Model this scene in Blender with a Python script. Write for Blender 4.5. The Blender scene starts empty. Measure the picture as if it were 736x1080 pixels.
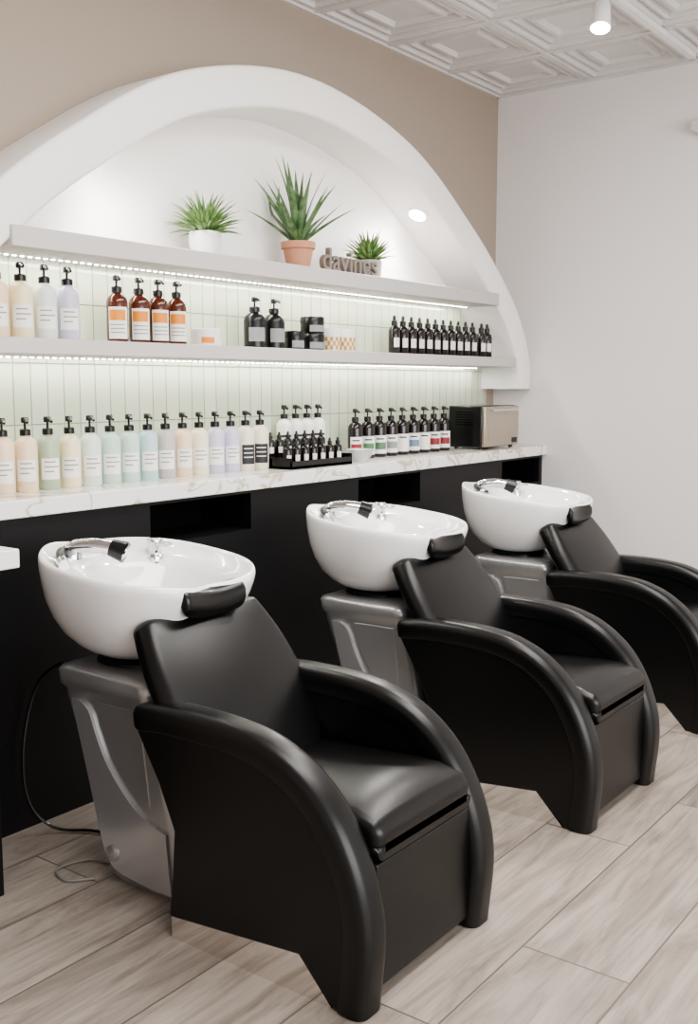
import bpy, bmesh, math, random
from mathutils import Vector, Matrix
random.seed(7)
S = bpy.context.scene
COL = S.collection
pi = math.pi

# ---------------------------------------------------------------- materials
def mat(name, col, rough=.5, metal=0., coat=0., bump=None, emis=None, spec=None, sub=None):
    m = bpy.data.materials.new(name); m.use_nodes = True
    nt = m.node_tree; b = nt.nodes['Principled BSDF']
    b.inputs['Base Color'].default_value = (*col, 1)
    b.inputs['Roughness'].default_value = rough
    b.inputs['Metallic'].default_value = metal
    b.inputs['Coat Weight'].default_value = coat
    if spec is not None: b.inputs['Specular IOR Level'].default_value = spec
    if emis:
        b.inputs['Emission Color'].default_value = (*emis[0], 1)
        b.inputs['Emission Strength'].default_value = emis[1]
    if bump:
        sc, st, di = bump
        tc = nt.nodes.new('ShaderNodeTexCoord')
        n = nt.nodes.new('ShaderNodeTexNoise'); n.inputs['Scale'].default_value = sc; n.inputs['Detail'].default_value = 4
        bp = nt.nodes.new('ShaderNodeBump'); bp.inputs['Strength'].default_value = st; bp.inputs['Distance'].default_value = di
        nt.links.new(tc.outputs['Object'], n.inputs['Vector'])
        nt.links.new(n.outputs['Fac'], bp.inputs['Height'])
        nt.links.new(bp.outputs['Normal'], b.inputs['Normal'])
    return m
def srgb(r, g, b):
    f = lambda c: (c/255/12.92) if c/255 <= .04045 else ((c/255+.055)/1.055)**2.4
    return (f(r), f(g), f(b))

M_taupe = mat('taupe_paint', srgb(164,151,139), .85, bump=(60,.08,.004))
M_white = mat('white_paint', srgb(231,227,226), .85, bump=(50,.08,.004))
M_plaster = mat('white_plaster', srgb(240,237,235), .75, bump=(9,.25,.01))
M_shelf = mat('shelf_paint', srgb(194,189,186), .6)
M_ceil = mat('ceiling_tile_paint', srgb(216,213,211), .55)
M_leather = mat('black_leatherette', (.0032,.0032,.0035), .34, bump=(420,.10,.001), spec=.5)
M_cab = mat('black_laminate', (.005,.005,.006), .5, spec=.4)
M_cabin = mat('black_cubby', (.002,.002,.002), .9, spec=.2)
M_ceramic = mat('white_ceramic', srgb(247,246,246), .10, coat=.7)
M_silver = mat('silver_shell', srgb(180,180,181), .28, .65)
M_silver2 = mat('silver_shell_light', srgb(200,200,202), .22, .65)
M_chrome = mat('chrome', (.72,.72,.74), .08, 1.)
M_mirror = mat('polished_steel', (.86,.84,.82), .04, 1.)
M_rubber = mat('black_rubber', (.004,.004,.004), .28)
M_blackpl = mat('black_plastic', (.006,.006,.007), .28)
M_terra = mat('terracotta', srgb(190,138,112), .85, bump=(40,.3,.004))
M_pot = mat('white_pot', srgb(222,222,222), .5)
M_conc = mat('grey_concrete', srgb(176,172,166), .9, bump=(60,.4,.004))
M_soil = mat('soil', (.03,.02,.013), .95)
M_sign = mat('weathered_wood', srgb(134,124,117), .7, bump=(30,.3,.004))
M_label = mat('paper_label', srgb(236,234,230), .6)
M_ink = mat('label_ink', (.03,.03,.035), .6)
M_inkg = mat('label_ink_grey', (.28,.28,.29), .6)
M_orange = mat('label_orange', srgb(222,140,50), .5)
M_amber = mat('amber_plastic', srgb(80,34,18), .15, coat=.4)
M_dark = mat('dark_bottle', (.010,.007,.007), .16, coat=.3)
M_red = mat('label_red', srgb(140,48,52), .5)
M_green = mat('label_green', srgb(86,124,88), .5)
M_blue = mat('label_blue', srgb(104,132,156), .5)
M_gold = mat('gold_pattern', srgb(196,146,60), .5)
M_bowl = mat('grey_glazed_bowl', srgb(196,200,200), .3)
M_led = mat('led_emitter', (1,1,1), .5, emis=((1,.97,.88), 22))
M_lamp = mat('lamp_emitter', (1,1,1), .5, emis=((1,.95,.88), 40))
M_whitepl = mat('white_plastic', srgb(232,232,232), .35)
M_steel = mat('brushed_steel', srgb(186,176,162), .3, .85)

def leafmat(name, c1, c2):
    m = mat(name, c1, .45); nt = m.node_tree; b = nt.nodes['Principled BSDF']
    tc = nt.nodes.new('ShaderNodeTexCoord'); n = nt.nodes.new('ShaderNodeTexNoise'); n.inputs['Scale'].default_value = 25
    r = nt.nodes.new('ShaderNodeValToRGB'); r.color_ramp.elements[0].color = (*c1,1); r.color_ramp.elements[1].color = (*c2,1)
    r.color_ramp.elements[0].position=.35; r.color_ramp.elements[1].position=.65
    nt.links.new(tc.outputs['Object'], n.inputs['Vector']); nt.links.new(n.outputs['Fac'], r.inputs['Fac'])
    nt.links.new(r.outputs['Color'], b.inputs['Base Color'])
    return m
M_leaf = leafmat('leaf_green', srgb(78,112,62), srgb(136,162,104))
M_aloe = leafmat('aloe_green', srgb(62,94,58), srgb(108,136,92))

def node_floor():
    m = mat('wood_look_plank_tile', (.6,.55,.5), .38); nt = m.node_tree; b = nt.nodes['Principled BSDF']; L = nt.links.new; N = nt.nodes.new
    tc = N('ShaderNodeTexCoord')
    br = N('ShaderNodeTexBrick'); br.offset = .37; br.offset_frequency = 2
    br.inputs['Scale'].default_value = 1; br.inputs['Brick Width'].default_value = 1.2; br.inputs['Row Height'].default_value = .3
    br.inputs['Mortar Size'].default_value = .003; br.inputs['Mortar Smooth'].default_value = .2; br.inputs['Bias'].default_value = 0
    br.inputs['Color1'].default_value = (0,0,0,1); br.inputs['Color2'].default_value = (1,1,1,1); br.inputs['Mortar'].default_value = (.5,.5,.5,1)
    L(tc.outputs['Object'], br.inputs['Vector'])
    sc = N('ShaderNodeVectorMath'); sc.operation = 'SCALE'; sc.inputs['Scale'].default_value = 17
    L(br.outputs['Color'], sc.inputs[0])
    ad = N('ShaderNodeVectorMath'); ad.operation='ADD'; L(tc.outputs['Object'], ad.inputs[0]); L(sc.outputs[0], ad.inputs[1])
    mp = N('ShaderNodeMapping'); mp.inputs['Scale'].default_value = (1.5, 9, 1); L(ad.outputs[0], mp.inputs['Vector'])
    n1 = N('ShaderNodeTexNoise'); n1.inputs['Scale'].default_value = 1.4; n1.inputs['Detail'].default_value = 8; n1.inputs['Roughness'].default_value=.64; n1.inputs['Distortion'].default_value=.8
    L(mp.outputs[0], n1.inputs['Vector'])
    r = N('ShaderNodeValToRGB'); e = r.color_ramp.elements
    e[0].position=.28; e[0].color=(*srgb(124,114,106),1); e[1].position=.68; e[1].color=(*srgb(181,171,161),1)
    x = e.new(.42); x.color=(*srgb(150,140,131),1)
    x = e.new(.52); x.color=(*srgb(167,157,148),1)
    L(n1.outputs['Fac'], r.inputs['Fac'])
    mp2 = N('ShaderNodeMapping'); mp2.inputs['Scale'].default_value = (1.6, 40, 1); L(ad.outputs[0], mp2.inputs['Vector'])
    n2 = N('ShaderNodeTexNoise'); n2.inputs['Scale'].default_value = 2.2; n2.inputs['Detail'].default_value = 5; n2.inputs['Distortion'].default_value=.4
    L(mp2.outputs[0], n2.inputs['Vector'])
    r3 = N('ShaderNodeValToRGB'); r3.color_ramp.elements[0].position=.30; r3.color_ramp.elements[0].color=(.68,.66,.65,1); r3.color_ramp.elements[1].position=.52; r3.color_ramp.elements[1].color=(1,1,1,1)
    L(n2.outputs['Fac'], r3.inputs['Fac'])
    g = N('ShaderNodeMixRGB'); g.blend_type='MULTIPLY'; g.inputs['Fac'].default_value=.6; L(r.outputs['Color'], g.inputs['Color1']); L(r3.outputs['Color'], g.inputs['Color2'])
    hs = N('ShaderNodeMixRGB'); hs.blend_type='MULTIPLY'; hs.inputs['Fac'].default_value=1
    r2 = N('ShaderNodeValToRGB'); r2.color_ramp.elements[0].color=(.88,.88,.88,1); r2.color_ramp.elements[1].color=(1.0,1.0,1.0,1)
    L(br.outputs['Color'], r2.inputs['Fac']); L(g.outputs['Color'], hs.inputs['Color1']); L(r2.outputs['Color'], hs.inputs['Color2'])
    mx = N('ShaderNodeMixRGB'); mx.inputs['Color2'].default_value=(*srgb(104,96,90),1)
    L(br.outputs['Fac'], mx.inputs['Fac']); L(hs.outputs['Color'], mx.inputs['Color1']); L(mx.outputs['Color'], b.inputs['Base Color'])
    bp = N('ShaderNodeBump'); bp.inputs['Strength'].default_value=.3; bp.inputs['Distance'].default_value=.003; bp.invert=True
    L(br.outputs['Fac'], bp.inputs['Height']); L(bp.outputs['Normal'], b.inputs['Normal'])
    return m
def node_tile():
    m = mat('sage_glazed_tile', srgb(206,214,196), .14, coat=.3); nt = m.node_tree; b = nt.nodes['Principled BSDF']; L = nt.links.new; N = nt.nodes.new
    tc = N('ShaderNodeTexCoord'); sp = N('ShaderNodeSeparateXYZ'); cb = N('ShaderNodeCombineXYZ')
    L(tc.outputs['Object'], sp.inputs[0]); L(sp.outputs['X'], cb.inputs['X']); L(sp.outputs['Z'], cb.inputs['Y'])
    br = N('ShaderNodeTexBrick'); br.offset=0; br.inputs['Scale'].default_value=1; br.inputs['Brick Width'].default_value=.075; br.inputs['Row Height'].default_value=.225
    br.inputs['Mortar Size'].default_value=.003; br.inputs['Mortar Smooth'].default_value=.5
    br.inputs['Color1'].default_value=(*srgb(190,199,177),1); br.inputs['Color2'].default_value=(*srgb(200,207,189),1); br.inputs['Mortar'].default_value=(*srgb(150,158,138),1)
    L(cb.outputs[0], br.inputs['Vector']); L(br.outputs['Color'], b.inputs['Base Color'])
    bp = N('ShaderNodeBump'); bp.inputs['Strength'].default_value=.8; bp.inputs['Distance'].default_value=.004; bp.invert=True
    L(br.outputs['Fac'], bp.inputs['Height']); L(bp.outputs['Normal'], b.inputs['Normal'])
    return m
def node_marble():
    m = mat('veined_quartz', srgb(238,236,233), .2, coat=.2); nt = m.node_tree; b = nt.nodes['Principled BSDF']; L = nt.links.new; N = nt.nodes.new
    tc = N('ShaderNodeTexCoord'); mp = N('ShaderNodeMapping'); mp.inputs['Scale'].default_value=(1,1.6,1.6); mp.inputs['Rotation'].default_value=(.2,.3,.6)
    n = N('ShaderNodeTexNoise'); n.inputs['Scale'].default_value=2.3; n.inputs['Detail'].default_value=5; n.inputs['Distortion'].default_value=1.4
    L(tc.outputs['Object'], mp.inputs['Vector']); L(mp.outputs[0], n.inputs['Vector'])
    r = N('ShaderNodeValToRGB'); e=r.color_ramp.elements; w=(*srgb(240,238,235),1)
    e[0].position=.475; e[0].color=w; e[1].position=.525; e[1].color=w
    x=e.new(.497); x.color=(*srgb(192,174,154),1)
    L(n.outputs['Fac'], r.inputs['Fac']); L(r.outputs['Color'], b.inputs['Base Color'])
    return m
M_floor = node_floor(); M_tile = node_tile(); M_marble = node_marble()

# ---------------------------------------------------------------- mesh builder
class MB:
    def __init__(s): s.v=[]; s.f=[]; s.m=[]; s.mats=[]
    def mi(s, m):
        if m not in s.mats: s.mats.append(m)
        return s.mats.index(m)
    def add(s, vs, fs, m):
        o=len(s.v); s.v += [tuple(v) for v in vs]; k=s.mi(m)
        for f in fs: s.f.append([i+o for i in f]); s.m.append(k)
    def box(s, x0,x1,y0,y1,z0,z1, m):
        vs=[(x,y,z) for z in (z0,z1) for y in (y0,y1) for x in (x0,x1)]
        s.add(vs, [(0,2,3,1),(4,5,7,6),(0,1,5,4),(2,6,7,3),(0,4,6,2),(1,3,7,5)], m)
    def rings(s, rings, m, cap0=True, cap1=True, closed=True):
        n=len(rings[0]); vs=[p for r in rings for p in r]; fs=[]
        for i in range(len(rings)-1):
            for j in range(n if closed else n-1):
                k=(j+1)%n; fs.append((i*n+j, i*n+k, (i+1)*n+k, (i+1)*n+j))
        if cap0: fs.append(tuple(range(n-1,-1,-1)))
        if cap1: fs.append(tuple((len(rings)-1)*n+j for j in range(n)))
        s.add(vs, fs, m)
    def lathe(s, prof, m, seg=24, c=(0,0,0), sx=1, sy=1):
        s.rings([[(c[0]+r*sx*math.cos(2*pi*j/seg), c[1]+r*sy*math.sin(2*pi*j/seg), c[2]+z) for j in range(seg)] for r,z in prof], m)
    def cyl(s, c, r, z0, z1, m, seg=20): s.lathe([(r,z0),(r,z1)], m, seg, c)
    def patch(s, c, r, z0, z1, a0, a1, m, n=10):
        vs=[]; 
        for z in (z0,z1):
            for i in range(n+1):
                a=a0+(a1-a0)*i/n; vs.append((c[0]+r*math.cos(a), c[1]+r*math.sin(a), c[2]+z))
        s.add(vs, [(i,i+1,n+2+i,n+1+i) for i in range(n)], m)
    def tube(s, pts, r, m, seg=10):
        pts=[Vector(p) for p in pts]; rs=r if isinstance(r,(list,tuple)) else [r]*len(pts); out=[]
        t=(pts[1]-pts[0]).normalized(); u=t.orthogonal().normalized()
        for i,p in enumerate(pts):
            t=(pts[min(i+1,len(pts)-1)]-pts[max(i-1,0)]).normalized()
            u=(u-t*u.dot(t)).normalized(); w=t.cross(u)
            out.append([p+(u*math.cos(2*pi*j/seg)+w*math.sin(2*pi*j/seg))*rs[i] for j in range(seg)])
        s.rings(out, m)
    def prism(s, poly, x0, x1, m):
        n=len(poly); vs=[(x0,y,z) for y,z in poly]+[(x1,y,z) for y,z in poly]
        s.add(vs, [tuple(range(n-1,-1,-1)), tuple(range(n,2*n))]+[(i,(i+1)%n,n+(i+1)%n,n+i) for i in range(n)], m)
    def softbox(s, x0,x1,y0,y1,z0,z1, r, m, fn=None, n=6):
        c=Vector(((x0+x1)/2,(y0+y1)/2,(z0+z1)/2)); h=[(x1-x0)/2,(y1-y0)/2,(z1-z0)/2]
        ax=[]
        for k in range(3):
            e=[0,.12,.3,.55,.8]
            lo=[-h[k]+r*t for t in e]; inn=[-(h[k]-r)+2*(h[k]-r)*i/n for i in range(n+1)]
            ax.append(lo+inn+[-v for v in reversed(lo)])
        idx={}; vs=[]; fs=[]
        def vid(i,j,k):
            key=(i,j,k)
            if key not in idx:
                p=Vector((ax[0][i],ax[1][j],ax[2][k]))
                q=Vector([max(-(h[a]-r),min(h[a]-r,p[a])) for a in range(3)])
                d=p-q
                if d.length>1e-9: p=q+d.normalized()*r
                p=p+c
                if fn: p=Vector(fn(p.x,p.y,p.z))
                idx[key]=len(vs); vs.append(p)
            return idx[key]
        A=[len(a)-1 for a in ax]
        for a in range(3):
            b,cc=[(1,2),(0,2),(0,1)][a]
            for side in (0,A[a]):
                for i in range(A[b]):
                    for j in range(A[cc]):
                        q=[]
                        for di,dj in ((0,0),(1,0),(1,1),(0,1)):
                            t=[0,0,0]; t[a]=side; t[b]=i+di; t[cc]=j+dj; q.append(vid(*t))
                        fs.append(q)
        s.add(vs, fs, m)
    def obj(s, name, parent=None, loc=(0,0,0), rot=0, bevel=0, ang=35, seg=2):
        me=bpy.data.meshes.new(name); me.from_pydata(s.v,[],s.f)
        for m in s.mats: me.materials.append(m)
        me.polygons.foreach_set('material_index', s.m)
        bm=bmesh.new(); bm.from_mesh(me); bmesh.ops.recalc_face_normals(bm, faces=bm.faces); bm.to_mesh(me); bm.free()
        me.polygons.foreach_set('use_smooth',[True]*len(me.polygons)); me.set_sharp_from_angle(angle=math.radians(ang))
        return place(me, name, parent, loc, rot, bevel, seg)
def place(me, name, parent=None, loc=(0,0,0), rot=0, bevel=0, seg=2):
    o=bpy.data.objects.new(name, me); COL.objects.link(o); o.location=loc; o.rotation_euler=(0,0,rot)
    if parent: o.parent=parent
    if bevel:
        b=o.modifiers.new('bevel','BEVEL'); b.width=bevel; b.segments=seg; b.limit_method='ANGLE'; b.angle_limit=math.radians(40); b.harden_normals=False
    return o
def empty(name, loc):
    e=bpy.data.objects.new(name,None); COL.objects.link(e); e.location=loc; e.empty_display_size=.1; return e
def catmull(P, n=10):
    P=[Vector(p) for p in P]; P=[2*P[0]-P[1]]+P+[2*P[-1]-P[-2]]; out=[]
    for i in range(1,len(P)-2):
        a,b,c,d=P[i-1:i+3]
        for k in range(n):
            t=k/n; out.append(.5*((2*b)+(c-a)*t+(2*a-5*b+4*c-d)*t*t+(3*b-a-3*c+d)*t**3))
    out.append(P[-2]); return out

# ---------------------------------------------------------------- room
YW, XR, ZC = 3.25, 5.92, 3.27
X0, Y0 = -2.6, -3.2
b=MB(); b.box(X0,XR+.1,Y0,YW+.1,-.1,0,M_floor); b.obj('floor')
b=MB(); b.box(X0,XR+.1,YW,YW+.1,0,ZC+.05,M_taupe); b.obj('wall_back')
b=MB(); b.box(XR,XR+.1,Y0,YW,0,ZC+.05,M_white); b.obj('wall_right')
b=MB(); b.box(X0-.1,X0,Y0,YW+.1,0,ZC+.05,M_white); b.obj('wall_left')
b=MB(); b.box(XR-.015,XR,Y0,2.86,0,.1,M_white); b.obj('baseboard_right', bevel=.003)
b=MB(); b.box(X0,XR+.1,Y0,YW+.1,ZC+.05,ZC+.12,M_ceil)
T=.61
lv=[(.305,.042),(.292,.042),(.292,.010),(.280,.0),(.262,.0),(.250,.026),(.236,.026),(.226,.012),(.214,.012),(.204,.038),(.165,.040),(.155,.012),(.135,.012),(.122,.034),(.02,.036)]
x=XR-T/2
while x>-1.2:
    y=YW-T/2
    while y>-2.4:
        b.rings([[(x+sx*h,y+sy*h,ZC+z-.012) for sx,sy in ((-1,-1),(1,-1),(1,1),(-1,1))] for h,z in lv], M_ceil, cap0=False)
        y-=T
    x-=T
b.obj('ceiling', ang=15)
b=MB()
x=XR-T
while x>-1.3: b.box(x-.012,x+.012,-2.4,YW,ZC-.018,ZC+.03,M_ceil); x-=T
y=YW-T
while y>-2.5: b.box(-1.2,XR,y-.012,y+.012,ZC-.017,ZC+.03,M_ceil); y-=T
b.obj('trim_1')
b=MB(); b.box(X0,XR,YW-.014,YW,ZC-.024,ZC,M_ceil); b.box(XR-.014,XR,Y0,YW,ZC-.024,ZC,M_ceil); b.obj('trim_2')

# ---------------------------------------------------------------- arch
YF=2.98
CX=3.74
half=[(2.165,1.47),(2.16,1.62),(2.06,1.83),(1.86,2.05),(1.44,2.36),(.80,2.70),(0,2.84)]
R=[(CX+dx,z) for dx,z in half]; Lh=[(CX-dx*.94,z) for dx,z in reversed(half[:-1])]
outer=[(p.x,p.y) for p in catmull([(x,z) for x,z in R+Lh],10)]
inner=[]
for i,p in enumerate(outer):
    a=Vector(outer[max(i-1,0)]); c=Vector(outer[min(i+1,len(outer)-1)]); t=(c-a).normalized(); n=Vector((-t.y,t.x))
    q=Vector(p)+n*.165
    inner.append((q.x,q.y))
inner[0]=(outer[0][0]-.165,1.47); inner[-1]=(outer[-1][0]+.165,1.47)
b=MB(); rings=[]
rc=.016
for (ox,oz),(ix,iz) in zip(outer,inner):
    d=Vector((ix-ox,iz-oz)).normalized()
    def P(t,y,src): 
        bx,bz=(ox,oz) if src=='o' else (ix,iz)
        return (bx+d.x*t, y, bz+d.y*t)
    rings.append([P(0,YW-.001,'o'),P(0,YF+rc,'o'),P(rc*.3,YF+rc*.3,'o'),P(rc,YF,'o'),P(-rc,YF,'i'),P(-rc*.3,YF+rc*.3,'i'),P(0,YF+rc,'i'),P(0,YW-.001,'i')])
b.rings(rings, M_plaster, True, True)
b.obj('plaster_arch', ang=50)
poly=[p for p in inner if p[1]>1.96]
b=MB(); n=len(poly)
b.add([(x,YW-.006,z) for x,z in poly]+[(x,YW-.001,z) for x,z in poly],[tuple(range(n)),tuple(range(2*n-1,n-1,-1))]+[(i,(i+1)%n,n+(i+1)%n,n+i) for i in range(n)],M_plaster)
b.obj('niche_back_panel', ang=30)
b=MB(); b.box(1.74,5.80,YW-.012,YW-.001,1.125,1.99,M_tile); b.obj('backsplash_tile')
b=MB(); b.box(2.15,5.46,YF-.012,YW-.013,1.95,2.02,M_shelf); b.obj('display_shelf', bevel=.004)
b=MB(); b.box(1.90,5.68,YF-.014,YW-.013,1.60,1.655,M_shelf); b.obj('display_shelf', bevel=.004)
def led(z, x0, x1, y, en):
    b=MB(); b.box(x0,x1,y-.006,y+.006,z-.004,z,M_whitepl)
    x=x0+.02
    while x<x1-.02: b.box(x-.006,x+.006,y-.004,y+.004,z-.007,z-.004,M_led); x+=.033
    b.obj('led_strip')
    l=bpy.data.lights.new('led_light','AREA'); l.shape='RECTANGLE'; l.size=x1-x0; l.size_y=.02; l.energy=en; l.color=(1,.97,.89)
    o=bpy.data.objects.new('led_light',l); COL.objects.link(o); o.location=((x0+x1)/2,y,z-.012); o.rotation_euler=(math.radians(12),0,0)
led(1.95,2.2,5.42,YF+.17,7.5); led(1.60,1.95,5.62,YF+.20,6)
def downlight(i,e):
    p=Vector((inner[i][0],3.11,inner[i][1])); a=inner[i-1]; c=inner[i+1]; t=Vector((c[0]-a[0],0,c[1]-a[1])).normalized()
    n=Vector((-t.z,0,t.x))
    if n.z>0: n=-n
    b=MB(); b.lathe([(.062,0),(.062,.006),(.045,.008)],M_whitepl,28); b.cyl((0,0,.008),.044,0,.002,M_lamp,28)
    o=b.obj('recessed_downlight', loc=p); o.rotation_euler=n.to_track_quat('Z','Y').to_euler()
    l=bpy.data.lights.new('niche_spot','SPOT'); l.energy=e; l.spot_size=2.7; l.spot_blend=1; l.shadow_soft_size=.05; l.color=(1,.97,.93)
    s=bpy.data.objects.new('niche_spot',l); COL.objects.link(s); s.location=p+n*.03+Vector((0,-.08,0)); s.rotation_euler=(-n).to_track_quat('Z','Y').to_euler()
ir=min(range(len(inner)), key=lambda i: abs(inner[i][0]-4.80)+(9 if inner[i][1]<2 else 0))
il=min(range(len(inner)), key=lambda i: abs(inner[i][0]-2.62)+(9 if inner[i][1]<2 else 0))
downlight(ir,36); downlight(il,16)

# ---------------------------------------------------------------- counter and cabinet
ZT=1.125
b=MB(); b.box(1.2,XR-.001,2.87,YW-.002,ZT-.06,ZT,M_marble); b.obj('countertop', bevel=.004)
cb=[(2.66,3.22),(3.98,4.52),(5.40,5.88)]
b=MB()
xs=[1.2]+[v for c in cb for v in c]+[XR-.001]
b.box(1.2,XR-.001,2.90,2.93,0,.90,M_cab)
b.box(1.2,XR-.001,2.90,2.93,1.05,ZT-.06,M_cab)
for i in range(0,len(xs),2):
    b.box(xs[i],xs[i+1],2.90,2.93,.90,1.05,M_cab)
for a,c in cb:
    b.box(a-.01,c+.01,2.93,3.2,.88,.90,M_cabin); b.box(a-.01,c+.01,2.93,3.2,1.05,1.06,M_cabin); b.box(a-.01,c+.01,3.19,3.2,.9,1.05,M_cabin)
    b.box(a-.01,a,2.93,3.2,.9,1.05,M_cabin); b.box(c,c+.01,2.93,3.2,.9,1.05,M_cabin)
b.box(1.2,1.23,2.93,YW-.002,0,ZT-.06,M_cab)
b.obj('back_counter_cabinet')
e=empty('side_station',(0,0,0))
b=MB(); b.box(1.2,1.795,2.50,2.895,.98,1.035,M_marble); b.obj('worktop',e,bevel=.004)
b=MB(); b.box(1.22,1.74,2.56,2.895,0,.98,M_cab); b.obj('body',e,bevel=.003)

# ---------------------------------------------------------------- chair
W=.635
def chair(loc):
    e=empty('salon_wash_chair',loc)
    path=[(.80,.632),(.70,.646),(.58,.649),(.44,.644),(.32,.624),(.205,.572),(.105,.482),(.034,.350),(.002,.20),(.018,.0)]
    pth=[Vector((p.x,p.y)) for p in catmull(path,6)]
    wx=.102; dp=.078; r=.032
    sec=[]
    for cx,cn,a0 in ((wx/2-r,-r,0),(-(wx/2-r),-r,90),(-(wx/2-r),-(dp-.01),180),(wx/2-r,-(dp-.01),270)):
        rr=r if a0<180 else .01
        for k in range(6):
            a=math.radians(a0+90*k/5); sec.append((cx+r*math.cos(a), cn+rr*math.sin(a)))
    for side,xc in (('left',wx/2),('right',W-wx/2)):
        b=MB(); rings=[]; inn=[]; L_=len(pth)-1
        for i,p in enumerate(pth):
            t=(pth[min(i+1,L_)]-pth[max(i-1,0)]).normalized(); n=Vector((t.y,-t.x))
            if i<20 and n.y<0: n=-n
            if i>=20 and n.x>0: n=-n
            k=1.0
            if i==0: k=.80
            elif i==1: k=.94
            elif i==2: k=.985
            rings.append([(xc+sx*k,p.x+n.x*(-dp/2+(sn+dp/2)*k),p.y+n.y*(-dp/2+(sn+dp/2)*k)) for sx,sn in sec])
            inn.append((p.x-n.x*.05,p.y-n.y*.05))
        b.rings(rings,M_leather)
        b.obj('arm_band_'+side,e,ang=60)
        b=MB()
        poly=[(.795,.60)]+inn[1:-3]+[(.075,.004),(.11,.004),(.215,.105),(.67,.06),(.655,.18),(.645,.31),(.70,.43),(.78,.56)]
        b.prism(poly,xc-.042,xc+.042,M_leather); b.obj('side_panel_'+side,e,bevel=.008,seg=3)
        b=MB(); b.prism([(.665,.0),(.665,.062),(.220,.107),(.115,.0)],xc-.037,xc+.037,M_mirror); b.obj('kick_plate_'+side,e)
    def seatf(x,y,z):
        u=(x-W/2)/(W/2-wx); v=(y-.04)/.52
        if z<.385 and y<.075: y=.035+(y-.035)*.12
        if z>.40: z+=.018*max(0,1-u*u)*max(0,1-(2*v-1)**4) - .025*max(0,1-v*5)**2 - .03*max(0,(v-.25))*1.0
        return (x,y,z)
    b=MB(); b.softbox(wx-.005,W-wx+.005,.035,.60,.356,.468,.028,M_leather,seatf,8); b.obj('seat',e,ang=40)
    b=MB(); b.box(wx-.004,W-wx+.004,.041,.62,.03,.352,M_leather)
    b.obj('front_panel',e,bevel=.006,seg=3)
    def backf(x,y,z):
        v=z; k=1.0
        if v<.35: k=.82+.24*max(0,min(1,(v-.12)/.20))
        elif v<.62: k=1.06-.06*(v-.35)/.27
        else: k=1-.17*((v-.62)/.38)**1.7
        u=(x-W/2)/.27
        t=y - .026*max(0,1-u*u)*(1-(2*v-1)**2)*(1 if y<.04 else 0)
        yy=.515+.26*v+.045*v*v; zz=.40+.455*v
        ny,nz=.83,-.50
        return (W/2-.008+(x-W/2)*k, yy+t*ny, zz+t*nz)
    b=MB()
    b.softbox(W/2-.278,W/2+.278,-.006,.085,0,1,.042,M_leather,backf,12); b.obj('backrest',e,ang=80)
    return e

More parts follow.
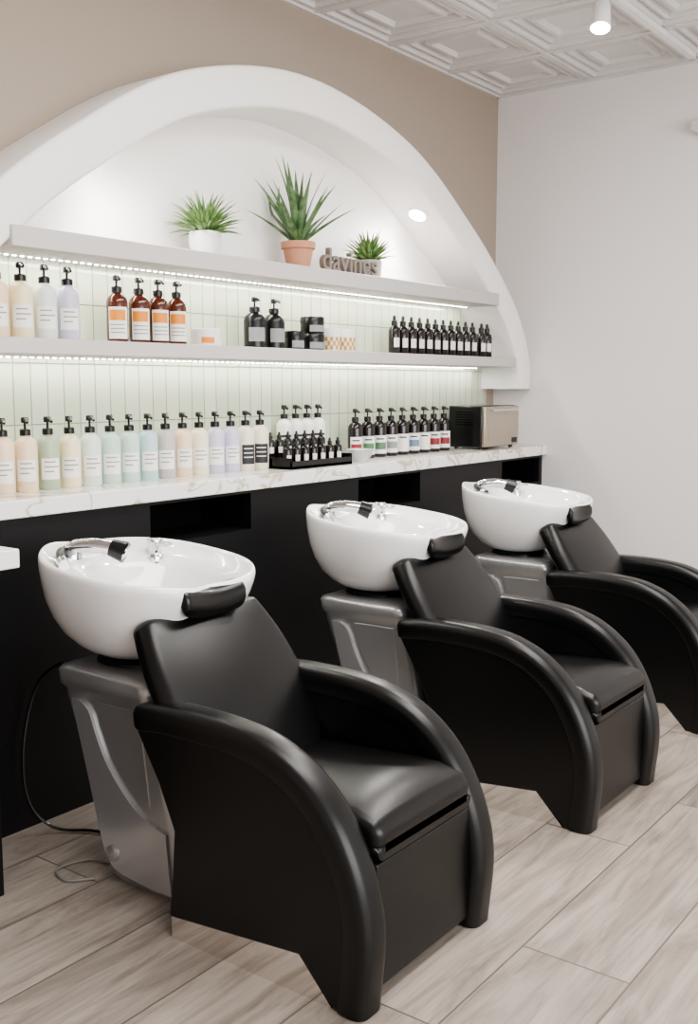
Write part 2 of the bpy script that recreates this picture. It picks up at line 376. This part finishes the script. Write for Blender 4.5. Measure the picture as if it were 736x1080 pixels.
# ---------------------------------------------------------------- basin
def basin(loc):
    e=empty('shampoo_basin',loc)
    seg=72; p=2.6; hx,hy=.298,.315
    def outl(a):
        c,s_=math.cos(a),math.sin(a)
        x=hx*math.copysign(abs(c)**(2/p),c); y=hy*math.copysign(abs(s_)**(2/p),s_)
        if y<0: x*=1-.10*(y/hy)**2
        if y<0: y+= .06*math.exp(-(x/.11)**2)*(-y/hy)
        return x,y
    def rimz(x,y):
        z=.945+.03*(y/hy)
        if y<0: z-=.035*math.exp(-(x/.12)**2)*(-y/hy)**2
        z+=.018*math.exp(-((x+.16)/.1)**2)*max(0,y/hy)
        return z
    rings=[]; base=.675
    spec=[(.34,0,0,0),(.42,.01,0,0),(.52,.05,0,0),(.64,.14,0,0),(.76,.28,0,0),(.86,.45,0,0),(.93,.63,0,0),(.975,.82,0,0),(.995,.94,0,0),(1.0,1,0,0),(.998,1,.012,0),(.985,1,.020,0),(.965,1,.020,0),(.94,1,.012,0),
          (.90,1,-.002,-.004),(.80,1,-.012,-.03),(.74,.97,-.02,-.045),(.69,.80,0,-.05),(.60,.55,0,-.05),(.45,.42,0,-.045),(.2,.36,0,-.04),(.06,.35,0,-.04)]
    for si,(sc,mx,dz,ys) in enumerate(spec):
        rg=[]
        for j in range(seg):
            x,y=outl(2*pi*j/seg)
            k=min(1,max(0,(sc-.34)/.4)); cx,cy=.29*math.cos(2*pi*j/seg),.29*math.sin(2*pi*j/seg)
            X=(x*k+cx*(1-k))*sc; Y=(y*k+cy*(1-k))*sc
            if si<9: Y+=.045*(1-mx)**1.2
            z=base+(rimz(x,y)-base)*mx+dz
            rg.append((X,Y+ys,z))
        rings.append(rg)
    b=MB(); b.rings(rings,M_ceramic); b.obj('bowl',e,ang=80)
    b=MB(); b.lathe([(.03,0),(.032,.004),(.02,.006)],M_chrome,20,(0,-.05,.775)); b.obj('drain',e)
    sec=[(-.195,.872),(-.205,.892),(-.228,.908),(-.252,.912),(-.272,.902),(-.284,.882),(-.286,.852),(-.276,.828),(-.266,.828),(-.25,.86),(-.225,.875)]
    cy=sum(s_[0] for s_ in sec)/len(sec); cz=sum(s_[1] for s_ in sec)/len(sec)
    rg=[]
    for i in range(21):
        u=-1+2*i/20; x=-.008+.128*math.sin(u*pi/2); k=max(.25,(1-abs(u)**6)**.5) if abs(u)<1 else .25
        rg.append([(x, cy+(yy-cy)*k-.9*x*x, cz+(zz-cz)*k+1.1*x*x) for yy,zz in sec])
    b=MB(); b.rings(rg,M_rubber); b.obj('neck_rest',e,ang=70)
    b=MB(); zt=.972
    b.lathe([(.034,-.03),(.034,.014),(.027,.024),(.024,.032)],M_chrome,20,(-.13,.21,zt))
    b.tube(catmull([(-.135,.215,zt+.018),(-.13,.19,zt+.032),(-.105,.14,zt+.038),(-.07,.085,zt+.030)],6),[.020]*6+[.022]*6+[.024]*7,M_chrome,14)
    b.tube([(-.074,.090,zt+.033),(-.050,.052,zt+.018)],[.027,.034],M_blackpl,20)
    b.tube([(-.0505,.0525,zt+.0185),(-.048,.049,zt+.016)],[.030,.027],M_chrome,20)
    b.tube(catmull([(-.13,.21,zt+.018),(-.17,.20,zt+.022),(-.20,.17,zt+.018),(-.225,.13,zt+.004)],5),[.012]*5+[.015]*11,M_blackpl,12)
    b.tube([(-.222,.137,zt+.006),(-.232,.112,zt-.002)],[.018,.018],M_chrome,14)
    b.obj('hand_spray',e,ang=50)
    b=MB(); b.lathe([(.030,-.05),(.030,-.012),(.023,-.006),(.023,.014),(.026,.018),(.026,.042),(.022,.046)],M_chrome,20,(.165,.155,zt-.018)); b.box(.149,.181,.09,.155,zt+.006,zt+.018,M_chrome)
    b.obj('mixer_lever',e,bevel=.002,ang=50)
    b=MB(); b.lathe([(.14,.64),(.14,.665),(.118,.685)],M_rubber,32,(0,.04,0)); b.obj('collar',e)
    def rr(x,y0,y1,z,r=.06):
        pts=[]
        for cx,cy,a0 in ((x-r,y1-r,0),(-(x-r),y1-r,90),(-(x-r),y0+r,180),(x-r,y0+r,270)):
            for k in range(7):
                a=math.radians(a0+90*k/6); pts.append((cx+r*math.cos(a),cy+r*math.sin(a),z))
        return pts
    prof=[(.160,-.31,.0,0),(.176,-.315,.035,.025),(.182,-.31,.060,.10),(.188,-.295,.085,.22),(.194,-.275,.112,.34),(.200,-.255,.145,.46),(.206,-.235,.178,.56),(.207,-.23,.184,.585),(.220,-.225,.196,.60),(.222,-.22,.200,.64),(.214,-.21,.192,.652),(.19,-.19,.17,.657)]
    b=MB(); b.rings([rr(a,y0,y1,z,.045) for a,y0,y1,z in prof],M_silver); b.obj('pedestal_shell',e,ang=45)
    def hw(z):
        for k in range(len(prof)-1):
            if prof[k][3]<=z<=prof[k+1][3]:
                t=(z-prof[k][3])/(prof[k+1][3]-prof[k][3]); return prof[k][0]*(1-t)+prof[k+1][0]*t
        return .2
    def fairing(sgn,nm,top,low,mt,off):
        tp=catmull(top,8); lw=catmull(low,8); b=MB(); n=len(tp); rows=[]
        for i in range(n):
            a=tp[i]; c=lw[min(len(lw)-1,round(i*(len(lw)-1)/(n-1)))]
            col=[]
            for k in range(13):
                q=a.lerp(c,k/12); col.append((q.x,q.y))
            rows.append(col)
        def side(o_): return [[(sgn*(hw(z)+o_),y,z) for y,z in col] for col in rows]
        A=side(off); B=side(-.01); K=13
        vs=[p for col in A for p in col]+[p for col in B for p in col]; M=n*K; fs=[]
        for i in range(n-1):
            for k in range(K-1):
                q=(i*K+k,i*K+k+1,(i+1)*K+k+1,(i+1)*K+k); fs.append(q); fs.append(tuple(M+v for v in reversed(q)))
            for k in (0,K-1): fs.append((i*K+k,(i+1)*K+k,M+(i+1)*K+k,M+i*K+k))
        for i in (0,n-1):
            for k in range(K-1): fs.append((i*K+k,i*K+k+1,M+i*K+k+1,M+i*K+k))
        b.add(vs,fs,mt); b.obj(nm,e,bevel=.005,seg=3,ang=40)
    for sgn,nm in ((-1,'left'),(1,'right')):
        fairing(sgn,'fairing_'+nm,[(.125,.560),(.08,.558),(.045,.53),(.02,.46),(-.02,.38),(-.09,.30),(-.17,.245),(-.255,.22)],
                [(.075,.34),(.055,.25),(.035,.16),(.01,.08),(-.03,.045),(-.10,.035),(-.18,.03),(-.262,.03)],M_silver2,.010)
        fairing(sgn,'facet_'+nm,[(.02,.565),(-.04,.567),(-.10,.568),(-.17,.568)],[(.01,.49),(-.04,.40),(-.11,.33),(-.19,.285)],M_silver,.004)
        b=MB(); b.tube([(sgn*.17,-.02,.10),(sgn*.199,-.02,.10),(sgn*.202,-.02,.10)],[.024,.024,.019],M_silver,20); b.obj('cap_'+nm,e)
    return e

YB=2.37
CH=[(1.855,1.325,-.005),(3.145,1.325,-.005),(4.385,1.325,-.01)]
for cx,cy,dx in CH:
    chair((cx,cy,0)); basin((cx+W/2+dx,YB,0))
b=MB(); b.tube(catmull([(2.02,2.567,.60),(2.10,2.72,.60),(2.10,2.86,.50),(2.05,2.875,.30),(2.05,2.86,.12),(2.10,2.80,.02),(2.18,2.68,.009),(2.20,2.52,.009),(2.19,2.42,.009)],8),.005,M_rubber,8); b.obj('power_cord')
b=MB(); b.tube(catmull([(1.96,2.42,.006),(1.90,2.48,.006),(1.93,2.56,.006),(2.03,2.54,.006),(2.06,2.46,.006)],8),.004,mat('grey_cord',(.25,.24,.23),.5),8); b.obj('drain_hose')

# ---------------------------------------------------------------- bottles
def pm(c): return mat('bottle_plastic', srgb(*c), .32)
def pump_mesh(body, label, style=0, r=.037, h=.185, pump=M_blackpl):
    b=MB()
    b.lathe([(r*.9,0),(r,.006),(r,h-.03),(r*.93,h-.015),(r*.7,h-.003),(r*.4,h+.005),(r*.36,h+.016)],body,28)
    b.lathe([(r*.48,h+.008),(r*.48,h+.028),(r*.40,h+.031)],pump,18)
    b.cyl((0,0,0),.0045,h+.03,h+.06,pump,8)
    b.lathe([(.013,h+.052),(.014,h+.066),(.011,h+.072)],pump,14)
    b.tube([(0,0,h+.064),(0,-.028,h+.062),(0,-.044,h+.054)],[.0075,.007,.005],pump,8)
    a0,a1=-pi/2-1.15,-pi/2+.85
    lr=r+.0006
    if style==0:
        b.patch((0,0,0),lr,h*.20,h*.60,a0+.15,a1-.15,label)
        for k,(w0,w1) in enumerate(((.3,1.3),(.3,1.6),(.3,1.1))):
            z=h*(.52-.09*k); b.patch((0,0,0),lr+.0005,z,z+.0045,a0+.15+w0,a0+.15+w1,M_inkg,5)
    elif style==1:
        b.patch((0,0,0),lr,h*.08,h*.74,a0,a1,label)
        b.patch((0,0,0),lr+.0005,h*.46,h*.68,a0+.1,a1-.3,M_orange)
        for k in range(3): b.patch((0,0,0),lr+.0008,h*(.36-.08*k),h*(.36-.08*k)+.004,a0+.2,a1-.4,M_inkg,5)
    elif style==2:
        for k in range(3): b.patch((0,0,0),lr,h*(.62-.12*k),h*(.62-.12*k)+.011,a0+.3,a1-.2-.15*k,M_ink,5)
        b.patch((0,0,0),lr,h*.12,h*.26,a0+.3,a1-.2,label,5)
    elif style==3:
        b.patch((0,0,0),lr,h*.15,h*.60,a0+.2,a1-.2,M_ink)
        for k in range(3): b.patch((0,0,0),lr+.0006,h*(.50-.1*k),h*(.50-.1*k)+.004,a0+.4,a1-.5,M_label,5)
    elif style==4:
        b.patch((0,0,0),lr,h*.10,h*.62,a0,a1,M_label)
        b.patch((0,0,0),lr+.0005,h*.22,h*.42,a0+.1,a1-.3,label,5)
        b.patch((0,0,0),lr+.001,h*.50,h*.54,a0+.3,a1-.7,M_ink,5)
    return b
def setb(name, b, pos, extra=0):
    o=b.obj(name, loc=pos[0], rot=-.35+random.uniform(-.15,.15))
    for p in pos[1:]: place(o.data,name,None,p,-.35+random.uniform(-.15,.15))
peach=pm((232,208,178)); cream=pm((230,224,204)); sage=pm((166,180,154)); pale=pm((214,224,218)); mint=pm((190,212,200)); mint2=pm((180,206,206)); lav=pm((198,194,214)); grey=pm((186,180,174)); wht=pm((236,236,232)); yell=pm((234,220,184))
YC=3.09
seq=[peach,peach,sage,yell,pale,mint,mint,mint2,grey,peach,cream,lav,lav,cream,cream]
for i,m in enumerate(seq):
    b=pump_mesh(m,M_label,0 if i<13 else 3,.040,.188); b.obj('pump_bottle',loc=(2.165+i*.095,YC,ZT),rot=-.35+random.uniform(-.15,.15))
SZ=1.655
for x,m in ((2.17,peach),(2.27,yell),(2.37,pale),(2.47,lav)):
    b=pump_mesh(m,M_label,0,.042,.19); b.obj('pump_bottle',loc=(x,3.10,SZ),rot=-.35)
setb('amber_pump_bottle', pump_mesh(M_amber,M_label,1,.040,.180), [(x,3.10,SZ) for x in (2.70,2.81,2.91,3.01)])
b=MB(); b.lathe([(.06,0),(.062,.004),(.062,.045)],wht,28); b.lathe([(.064,.045),(.064,.068),(.06,.071)],M_label,28); b.patch((0,0,0),.0626,.012,.036,-pi/2-1.1,-pi/2-.2,M_orange); b.obj('hair_mask_tub',loc=(3.165,3.09,SZ))
setb('black_pump_bottle', pump_mesh(M_blackpl,M_inkg,0,.048,.15), [(x,3.10,SZ) for x in (3.48,3.61)])
def jar(r,h,m,lid,lab=None):
    b=MB(); b.lathe([(r*.96,0),(r,.004),(r,h*.62)],m,28); b.lathe([(r*1.03,h*.62),(r*1.03,h-.004),(r*.98,h)],lid,28)
    if lab: b.patch((0,0,0),r+.0008,h*.12,h*.5,-pi/2-1.1,-pi/2+.8,lab)
    return b
jar(.045,.085,M_blackpl,M_blackpl,M_inkg).obj('styling_jar',loc=(3.74,3.09,SZ))
jar(.056,.078,M_blackpl,M_blackpl,M_inkg).obj('styling_jar',loc=(3.885,3.10,SZ))
jar(.056,.078,M_blackpl,M_blackpl,M_inkg).obj('styling_jar',loc=(3.885,3.10,SZ+.078))
for x in (4.02,4.13):
    b=jar(.046,.11,M_label,M_label)
    for k in range(3):
        for j in range(9):
            if (j+k)%2==0:
                a=-pi/2-1.6+j*.28; b.patch((0,0,0),.0478,.008+k*.02,.008+k*.02+.02,a,a+.28,M_gold,2)
    b.obj('patterned_jar',loc=(x,3.09,SZ))
def dropper(b,c,r,h,lab=True):
    b.lathe([(r*.93,0),(r,.004),(r,h*.60),(r*.85,h*.68),(r*.45,h*.73),(r*.42,h*.76)],M_dark,16,c)
    b.lathe([(r*.52,h*.74),(r*.52,h*.86),(r*.30,h*.88),(r*.26,h*.97),(r*.15,h)],M_blackpl,12,c)
    if lab: b.patch(c,r+.0006,h*.18,h*.42,-pi/2-1.0,-pi/2+.0,M_label,6)
b=MB()
for x in [4.57+.081*i for i in range(11)]+[5.485,5.555]: dropper(b,(x,3.10,0),.031,.20)
b.obj('dropper_bottles',loc=(0,0,SZ))
setb('white_pump_bottle', pump_mesh(wht,M_label,2,.037,.205), [(x,3.18,ZT) for x in (3.77,3.855,3.94,4.025)])
b=MB(); x0,x1=3.52,3.97
b.box(x0,x1,2.93,3.13,0,.012,M_blackpl); b.box(x0,x1,2.93,2.936,0,.035,M_blackpl); b.box(x0,x1,3.124,3.13,0,.09,M_blackpl); b.box(x0,x0+.006,2.93,3.13,0,.05,M_blackpl); b.box(x1-.006,x1,2.93,3.13,0,.05,M_blackpl)
b.box(x0,x1,3.04,3.124,.012,.045,M_blackpl)
for i in range(7):
    dropper(b,(x0+.04+i*.0615,2.985,.012),.021,.115); dropper(b,(x0+.04+i*.0615,3.085,.045),.021,.115)
b.obj('serum_display_rack',loc=(0,0,ZT))
b=MB(); b.lathe([(.030,0),(.032,.008),(.054,.032),(.068,.062),(.065,.063),(.050,.034),(.02,.014),(.004,.012)],M_bowl,28); b.obj('mixing_bowl',loc=(4.085,2.965,ZT))
cols=[M_red,M_green,M_green,M_inkg,M_label,M_blue,M_label,M_red,M_red]
for i,m in enumerate(cols):
    pump_mesh(M_dark,m,4,.038,.18).obj('dark_pump_bottle',loc=(4.24+i*.106,3.11,ZT),rot=-.45)
e=empty('towel_warmer',(5.24,2.93,ZT))
b=MB(); b.box(0,.42,.02,.24,.012,.25,M_blackpl); b.obj('case',e,bevel=.008)
b=MB(); b.box(.004,.416,.0,.022,.016,.246,M_steel); b.obj('door',e,bevel=.005)
b=MB(); b.box(.05,.30,-.003,.004,.06,.20,M_steel); b.tube([(.06,-.02,.225),(.36,-.02,.225)],.008,M_chrome,10); b.box(.07,.085,-.02,.002,.22,.23,M_chrome); b.box(.335,.35,-.02,.002,.22,.23,M_chrome)
b.box(.33,.39,-.003,.003,.03,.06,M_blackpl); b.obj('handle_and_controls',e,bevel=.001)
b=MB()
for x in (.03,.39):
    for y in (.04,.2): b.cyl((x,y,0),.012,0,.014,M_rubber,12)
b.obj('feet',e)
b=MB()
for k in range(6): b.box(-.002,.003,.07,.19,.14+k*.014,.146+k*.014,M_cabin)
b.obj('vents',e)

# ---------------------------------------------------------------- plants
loc_y=[0]
def leaf(b, base, az, L, w, lean, curl, m):
    n=9; d=Vector((math.cos(az),math.sin(az),0)); sd=Vector((-d.y,d.x,0)); p=Vector(base); rings=[]; th=lean
    for i in range(n+1):
        t=i/n; ww=w*(1-t**1.6)*(.75+.5*min(1,t*3))*.8+.0006
        dirv=d*math.sin(th)+Vector((0,0,1))*math.cos(th); nrm=-d*math.cos(th)+Vector((0,0,1))*math.sin(th)
        rings.append([p-sd*ww+nrm*ww*.35, p-nrm*ww*.25, p+sd*ww+nrm*ww*.35, p+nrm*ww*.12])
        p=p+dirv*(L/n)
        if p.y+loc_y[0]>YW-.03: p.y=YW-.03-loc_y[0]
        th+=curl/n
    b.rings(rings,m)
def plant(name,loc,potprof,potmat,zs,count,L,w,leans,m,curl=.5,inner=None):
    e=empty(name,loc); loc_y[0]=loc[1]
    b=MB(); b.lathe(potprof,potmat,32); b.obj('pot',e,ang=40)
    rt=zs[1]; b=MB(); b.cyl((0,0,0),rt,zs[0]-.01,zs[0],M_soil,24); b.obj('soil',e)
    b=MB()
    for i in range(count):
        az=i*2.399+random.uniform(-.2,.2); f=i/count
        lean=leans[0]+(leans[1]-leans[0])*f+random.uniform(-.08,.08)
        leaf(b,(math.cos(az)*.012,math.sin(az)*.012,zs[0]-.004),az,L*random.uniform(.8,1.05)*(1-.15*f),w*random.uniform(.85,1.1),lean,curl*random.uniform(.5,1.2),m)
    b.obj('leaves',e,ang=30)
ZS=2.02
plant('potted_succulent',(3.16,3.08,ZS),[(.045,0),(.055,.004),(.066,.05),(.064,.095),(.060,.097),(.058,.085),(.04,.08)],M_pot,(.088,.055),130,.185,.012,(.1,1.25),M_leaf,.7)
plant('potted_aloe',(3.76,3.08,ZS),[(.050,0),(.052,.003),(.069,.085),(.069,.087),(.078,.089),(.080,.118),(.074,.12),(.069,.108),(.05,.104)],M_terra,(.11,.069),26,.39,.021,(.03,.95),M_aloe,.35)
plant('potted_succulent',(4.37,3.12,ZS),[(.05,0),(.056,.004),(.062,.03),(.066,.095),(.060,.097),(.058,.085),(.04,.082)],M_conc,(.088,.056),84,.17,.013,(.1,1.15),M_leaf,.5)
cu=bpy.data.curves.new('sign_text','FONT'); cu.body='davines'; cu.size=.145; cu.extrude=.012; cu.bevel_depth=.0015; cu.space_character=1.02
to=bpy.data.objects.new('tmp',cu); COL.objects.link(to)
bpy.context.view_layer.update()
me=bpy.data.meshes.new_from_object(to.evaluated_get(bpy.context.evaluated_depsgraph_get())); bpy.data.objects.remove(to)
me.materials.clear(); me.materials.append(M_sign)
o=place(me,'letter_sign',None,(3.83,3.005,ZS+.002)); o.rotation_euler=(pi/2,0,0)

# ---------------------------------------------------------------- ceiling track + device
e=empty('track_light',(4.57,2.0,ZC))
b=MB(); b.box(-.16,1.2,-.017,.017,-.045,-.018,M_whitepl); b.obj('track',e)
for k,(dx,dirv) in enumerate(((0,Vector((-.35,-.1,-1))),)):
    d=dirv.normalized(); c=Vector((dx,0,-.15))
    b=MB(); b.tube([(dx,0,-.04),(dx,0,-.12)],.009,M_whitepl,10); b.box(dx-.04,dx+.04,-.016,.016,-.06,-.04,M_whitepl)
    b.tube([c-d*.07,c-d*.05,c+d*.06],[.03,.038,.045],M_whitepl,24); b.tube([c+d*.0601,c+d*.063],[.040,.040],M_lamp,24); b.obj('spot_head',e,ang=40)
    l=bpy.data.lights.new('track_spot','SPOT'); l.energy=60; l.spot_size=1.9; l.spot_blend=.9; l.shadow_soft_size=.08; l.color=(1,.95,.9)
    s=bpy.data.objects.new('track_spot',l); COL.objects.link(s); s.location=Vector((4.57,2.0,ZC))+c+d*.09; s.rotation_euler=d.to_track_quat('-Z','Y').to_euler()
e=empty('wall_mounted_camera',(XR,1.97,2.9))
b=MB(); b.tube([(.0,0,0),(-.02,0,0)],.05,M_whitepl,24); b.tube([(-.02,0,0),(-.06,0,-.01)],.014,M_whitepl,12); b.tube([(-.06,.03,-.0),(-.10,-.07,-.03)],[.036,.036],M_whitepl,20); b.tube([(-.1005,-.0701,-.0301),(-.102,-.073,-.031)],[.028,.026],M_blackpl,20); b.obj('body',e,ang=40)

# ---------------------------------------------------------------- light
w=bpy.data.worlds.new('world'); S.world=w; w.use_nodes=True
bg=w.node_tree.nodes['Background']; bg.inputs['Color'].default_value=(1,.985,.965,1); bg.inputs['Strength'].default_value=.8
def area(loc,tgt,sx,sy,e,col=(1,1,1)):
    l=bpy.data.lights.new('soft_area_light','AREA'); l.shape='RECTANGLE'; l.size=sx; l.size_y=sy; l.energy=e; l.color=col
    o=bpy.data.objects.new('soft_area_light',l); COL.objects.link(o); o.location=loc; o.rotation_euler=(Vector(tgt)-Vector(loc)).to_track_quat('-Z','Y').to_euler()
area((1.6,-3.0,1.9),(3.0,2.5,1.2),5.0,2.2,165,(1,.985,.965))  # soft area lamp added for an assumed, unseen window behind the camera
area((2.6,1.1,3.18),(2.6,1.1,0),3.4,.9,85,(1,.97,.935))  # overhead area lamp added for unseen ceiling lights, not a window

# ---------------------------------------------------------------- camera
H=1.5; th=math.radians(36.6); pt=math.atan(135/1100)
F=Vector((math.cos(th)*math.cos(pt),math.sin(th)*math.cos(pt),-math.sin(pt)))
cam=bpy.data.cameras.new('camera'); cam.sensor_fit='VERTICAL'; cam.sensor_height=36; cam.lens=36*1100/1080
co=bpy.data.objects.new('camera',cam); COL.objects.link(co); co.location=(0,0,H); co.rotation_euler=F.to_track_quat('-Z','Y').to_euler()
cam.clip_start=.05
S.camera=co
S.view_settings.view_transform='AgX'
S.view_settings.look='AgX - Medium High Contrast'
S.view_settings.exposure=0.33
print('done')
